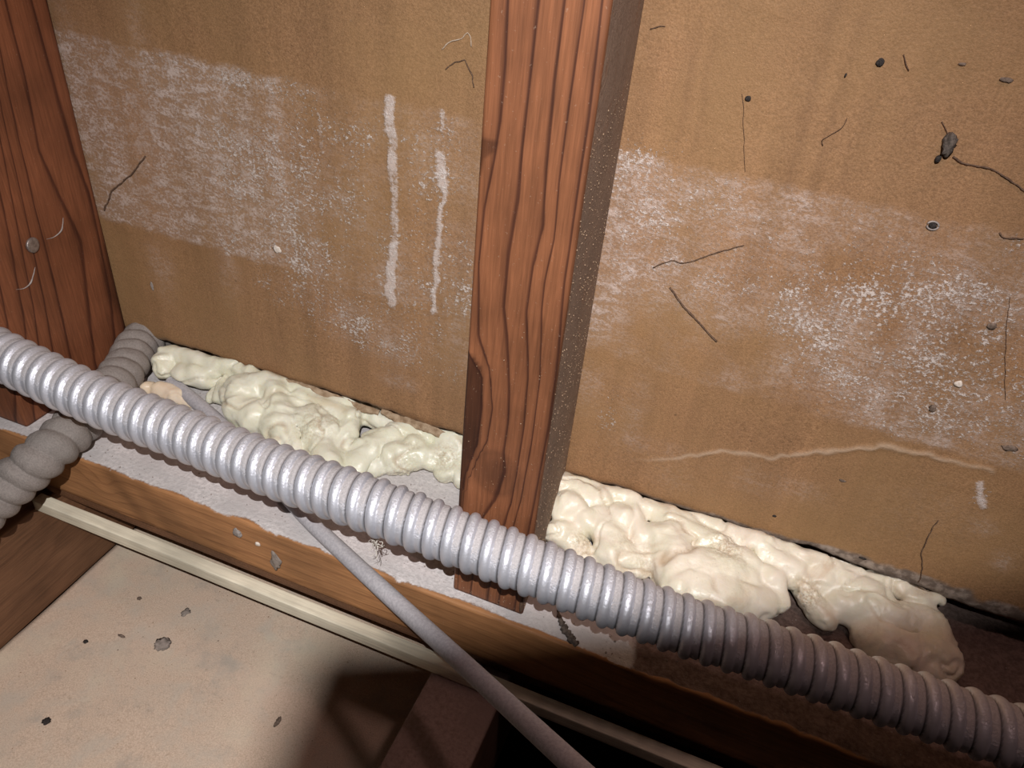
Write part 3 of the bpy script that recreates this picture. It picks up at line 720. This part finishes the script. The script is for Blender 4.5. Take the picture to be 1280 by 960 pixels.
tag(fL, 'lumpy cream expanding foam bead left of the middle stud, under the board edge', 'foam')
lobesR = [(706, 610, 19, 17, 748, 626, 18, 20), (716, 640, 15, 24), (702, 668, 11, 19), (716, 672, 10, 16, 728, 700, 6, 15), (735, 655, 13, 20), (752, 648, 14, 20, 764, 672, 12, 22),
          (765, 690, 10, 24, 795, 702, 8, 22), (790, 640, 17, 17, 812, 700, 10, 17), (775, 650, 16, 22),
          (832, 676, 14, 26, 846, 728, 9, 30), (850, 738, 9, 30, 945, 752, 8, 27), (870, 715, 12, 30, 930, 725, 11, 26), (835, 652, 18, 16, 900, 690, 16, 18), (900, 690, 16, 18, 935, 712, 14, 18),
          (955, 690, 17, 17, 992, 716, 14, 20), (960, 728, 11, 22, 968, 758, 7, 16), (1004, 730, 12, 17, 1030, 770, 7, 18), (990, 720, 13, 18),
          (1028, 722, 15, 22, 1088, 744, 13, 22), (1050, 755, 10, 22, 1085, 770, 10, 22), (1090, 766, 11, 22, 1160, 778, 11, 20), (1085, 790, 8, 22, 1110, 812, 6, 26), (1110, 812, 6, 26, 1165, 832, 5, 30),
          (1160, 780, 11, 22, 1172, 822, 7, 26), (1100, 724, 18, 8, 1176, 749, 16, 8), (1128, 742, 15, 9, 1158, 760, 13, 10),
          (708, 602, 20, 12, 830, 641, 20, 13), (830, 641, 20, 13, 960, 682, 20, 14), (960, 682, 20, 14, 1100, 724, 19, 11)]
fR = foam('foam_bead', lobesR, M['foam_r'], 11, roughspots=[(775, 690, 10, 20), (800, 705, 8, 20), (725, 680, 12, 14), (905, 690, 20, 22), (1010, 745, 14, 18)])
tag(fR, 'long lumpy cream foam bead right of the middle stud, drooping at its right end', 'foam')
fS = foam('foam_blob', [(200, 488, 4, 10, 226, 496, 3.5, 9), (226, 496, 3.5, 8, 242, 503, 2.5, 5), (188, 486, 4, 9)], M['foam_p'], 17, voxel=.8, disp=.4)
tag(fS, 'small pinkish foam blob on the plate next to the dust-caked conduit', 'foam')

# ------------------------------------------------------------------ things clinging to the board
def wall_strand(pts, rad, label, mat='root', name='dried_rootlet', off=-.6, seed=1, wig=.8):
    P = catmull([at(u, v, 1, off) for u, v in pts], 10); P, _ = resample(P, 1.0)
    P[:, 0] += wig * fbm(np.stack([P[:, 2] / 4, 0 * P[:, 0], 0 * P[:, 0]], -1), 3, seed); P[:, 2] += wig * fbm(np.stack([P[:, 0] / 4, 0 * P[:, 0], 0 * P[:, 0]], -1), 3, seed + 5)
    r = rad * (.7 + .5 * np.random.RandomState(seed).rand(len(P)))
    return tag(tube(name, P, r, M[mat], sides=6), label, 'rootlet' if name == 'dried_rootlet' else 'thread')
wall_strand([(838, 360), (850, 378), (868, 398), (885, 415), (896, 426)], .5, 'thick dark rootlet slanting down the board right of the stud', seed=2, wig=.4)
wall_strand([(816, 334), (840, 326), (858, 328), (890, 318), (930, 308)], .3, 'thin dark rootlet lying nearly level above the slanting one', seed=3, wig=.4)
wall_strand([(1192, 196), (1210, 206), (1240, 211), (1258, 222), (1285, 243)], .36, 'thin dark rootlet trailing from the dirt clump to the right edge', seed=4, wig=.3)
wall_strand([(182, 195), (168, 215), (152, 228), (140, 242), (130, 262)], .5, 'grey-black rootlet beside the left stud', seed=5, wig=.6)
wall_strand([(1172, 650), (1160, 672), (1153, 690), (1152, 712), (1148, 728)], .28, 'hair-thin rootlet near the bottom of the board, above the foam end', seed=6, wig=.4)
wall_strand([(927, 116), (929, 140), (930, 180), (931, 215)], .1, 'fine hanging hair below the dark speck pair', seed=7, wig=.3)
wall_strand([(1029, 182), (1028, 175), (1036, 170), (1052, 160), (1058, 148)], .16, 'fine hooked hair in the upper right middle of the board', seed=8, wig=.2)
wall_strand([(1262, 370), (1258, 420), (1256, 470), (1257, 500)], .1, 'fine vertical hair along the right edge of the board', seed=9, wig=.3)
wall_strand([(812, 36), (822, 33), (831, 33)], .25, 'tiny dark hair beside the top of the middle stud', seed=10, wig=.2)
wall_strand([(1130, 68), (1132, 80), (1136, 88)], .25, 'tiny dark hair right of the upper black spot', seed=11, wig=.2)
wall_strand([(1250, 290), (1256, 297), (1280, 298)], .35, 'short dark rootlet on the residue edge at the right border', seed=12, wig=.3)
wall_strand([(553, 62), (562, 54), (575, 48), (585, 42), (590, 60)], .28, 'pale web strand beside the stud top', 'thread', 'web_strand', seed=13, wig=.6)
wall_strand([(556, 88), (570, 80), (580, 74), (588, 90), (592, 110)], .28, 'brown web strand just below the pale one', 'root', 'web_strand', seed=14, wig=.6)
wall_strand([(1178, 152), (1182, 160), (1186, 170)], .2, 'tiny hair rising from the dirt clump', seed=15, wig=.2)

def wall_lump(name, u, v, r, mat, label, cat, seed=1, off=-.5, amp=.3):
    c = at(u, v, 1, off); return tag(lump(name, c, r, M[mat], seed=seed, amp=amp), label, cat)
clump = bpy.data.objects.new('dirt_clump', None); COL.objects.link(clump); cp = at(1186, 181, 1, -1.5); clump.location = Vector(cp * MM)
tag(clump, 'small grey-brown dirt clump stuck to the upper right of the board', 'dirt clump')
lump('clump_body', (0, 0, 0), (2.5, 2.0, 4.2), M['soot'], clump, 3, .45, 3, 2.6)
lump('clump_tail', (-1.6, .4, -6.0), (1.1, .9, 1.5), M['dark_speck'], clump, 4, .3)
wall_lump('black_spot', 1100, 78, (1.5, .3, 1.5), 'dark_speck', 'round black spot high on the board, right half', 'spot', 2)
wall_lump('black_spot', 935, 123, (1.2, .3, 1.0), 'dark_speck', 'small black speck high on the board with a fine hair', 'spot', 3)
wall_lump('black_spot', 1057, 94, (.4, .2, .8), 'dark_speck', 'tiny black speck left of the round black spot', 'spot', 4)
wall_lump('black_spot', 1259, 100, (2.2, .2, .9), 'dirt', 'oval dark spot near the upper right corner', 'spot', 5)
wall_lump('black_spot', 1203, 80, (1.3, .2, .6), 'dirt', 'faint dark spot left of the oval corner spot', 'spot', 6)
nl = wall_lump('nail_hole', 1166, 282, (1.6, .3, 1.2), 'dark_speck', 'black hole with a pale rim in the residue band, upper right', 'hole', 7, -.7)
rim = [at(1166, 282, 1, -.5) + 2.2 * np.array([math.cos(a), 0, .8 * math.sin(a)]) for a in np.linspace(0, 2 * math.pi, 17)]
tube('chalk_rim', rim, .4, M['greydust'], nl, sides=6)
wall_lump('black_spot', 1053, 601, (1.7, .3, .8), 'dirt', 'dark oval mark low on the right board', 'spot', 8)
wall_lump('black_spot', 1079, 698, (1.8, .5, .8), 'dark_speck', 'dark fleck just above the foam near its right part', 'spot', 9)
wall_lump('black_spot', 968, 645, (1.2, .4, .8), 'dark_speck', 'small dark fleck above the middle of the right foam', 'spot', 10)
wall_lump('dirt_fleck', 1240, 408, (1.9, .5, 1.6), 'dirt', 'brown dirt fleck in the residue at the right edge', 'dirt', 11)
wall_lump('dirt_fleck', 1166, 510, (1.5, .5, 1.8), 'dirt', 'brown dirt fleck in the lower residue band, right half', 'dirt', 12, amp=.5)
wall_lump('dirt_fleck', 1262, 560, (3.0, .4, 1.6), 'dirt', 'brown dirt smear on the lower right board edge', 'dirt', 13, amp=.5)
wall_lump('dirt_fleck', 190, 358, (1.2, .2, 3.2), 'greydust', 'grey smudge low on the left board', 'dirt', 14)
wall_lump('chalk_crumb', 347, 312, (2.8, .35, 2.6), 'pale', 'large white chalk crumb on the left board', 'crumb', 15, amp=.4)
wall_lump('chalk_crumb', 1198, 480, (2.0, .3, 1.7), 'pale', 'white chalk crumb in the right residue band', 'crumb', 16, amp=.4)

# ------------------------------------------------------------------ debris on plate, panel and conduit
def floor_lump(name, u, v, z, r, mat, label, cat='debris', seed=1, amp=.35):
    return tag(lump(name, at(u, v, 2, z), r, M[mat], seed=seed, amp=amp, sub=3, freq=2.6), label, cat)
floor_lump('dust_flake', 203, 805, FZ + .8, (5.6, 4.4, .6), 'flake', 'grey flake lying on the tan panel', seed=21, amp=.45)
floor_lump('dust_flake', 232, 765, FZ + .8, (2.4, 3.4, .5), 'flake', 'dark greenish crumb on the tan panel above the grey flake', seed=22, amp=.6)
floor_lump('black_crumb', 58, 901, FZ + .8, (2.4, 2.2, 1.2), 'dark_speck', 'round black crumb on the lower left of the tan panel', seed=23)
floor_lump('black_crumb', 107, 802, FZ + .5, (1.6, 1.4, .8), 'dark_speck', 'tiny black crumb on the tan panel left of the grey flake', seed=24)
floor_lump('black_crumb', 347, 902, FZ + .5, (1.4, 3.5, .6), 'dirt', 'short dark sliver on the tan panel beside the shadow', seed=25)
floor_lump('black_crumb', 152, 795, FZ + .5, (2.6, 1.0, .6), 'dirt', 'thin dark sliver on the tan panel above the black crumbs', seed=26)
floor_lump('black_crumb', 174, 748, FZ + .5, (1.6, 1.4, .7), 'dirt', 'small dark crumb near the top of the tan panel', seed=27)
pf = at(345, 702, 1, PF - .6)
tag(lump('dust_scrap', pf, (3.4, .6, 7.0), M['flake'], seed=28, amp=.4, sub=3), 'grey dust scrap stuck to the orange front edge of the plate', 'debris')
tag(lump('dust_scrap', at(297, 667, 1, PF - .4), (2.4, .7, 3.0), M['greydust'], seed=29, amp=.6, sub=3), 'small grey dust patch on the plate front, left of the larger scrap', 'debris')
tag(lump('dust_scrap', at(322, 680, 1, PF - .4), (1.6, .7, 1.2), M['pale'], seed=30, amp=.5), 'pale crumb on the orange front edge of the plate', 'debris')
def fluff(u, v, depth, r, n, label, seed):
    rs = np.random.RandomState(seed); c = dep(u, v, depth); e = bpy.data.objects.new('web_fluff', None); COL.objects.link(e); e.location = Vector(c * MM)
    tag(e, label, 'web')
    for k in range(n):
        p0 = rs.normal(size=3) * r * .5; p1 = p0 + rs.normal(size=3) * r * .6; p2 = p1 + rs.normal(size=3) * r * .5
        tube('fibre', catmull([p0, p1, p2], 6), .08 + .12 * rs.rand(), M['fluff'], e, sides=5)
fluff(470, 679, 378, 2.6, 26, 'pale cobweb fluff hanging below the shiny conduit', 2)
fluff(712, 752, 352, 2.4, 20, 'wisps of web under the conduit right of the stud', 4)
def on_plate(rs):
    x = -275 + 560 * rs.rand(); y = -95 + 95 * rs.rand(); return (x, y, .2)
grit('dust_crumbs', 1500, on_plate, .2, .8, M['greydust'], plate, 9)
def on_floor(rs): return (-278 + 275 * rs.rand(), -300 + 250 * rs.rand(), FZ + .3)
grit('panel_grit', 500, on_floor, .15, .6, M['granule'], fl, 10)
smear = tube('soot_smear', catmull([at(u, v, 2, .5) for u, v in [(697, 762), (702, 778), (712, 796), (722, 806)]], 8), [.5, 1.6, 2.2, 1.4], M['soot'], sides=8, jitter=.5)
smear.scale = (1, 1, .6); tag(smear, 'dark dirt smear on the plate right of the stud foot', 'debris')
tag(lump('splinter', at(652, 755, 1, DF - .7), (1.0, .8, 7), M['root'], seed=34, amp=.4), 'splinter at the lower right corner of the middle stud', 'debris')
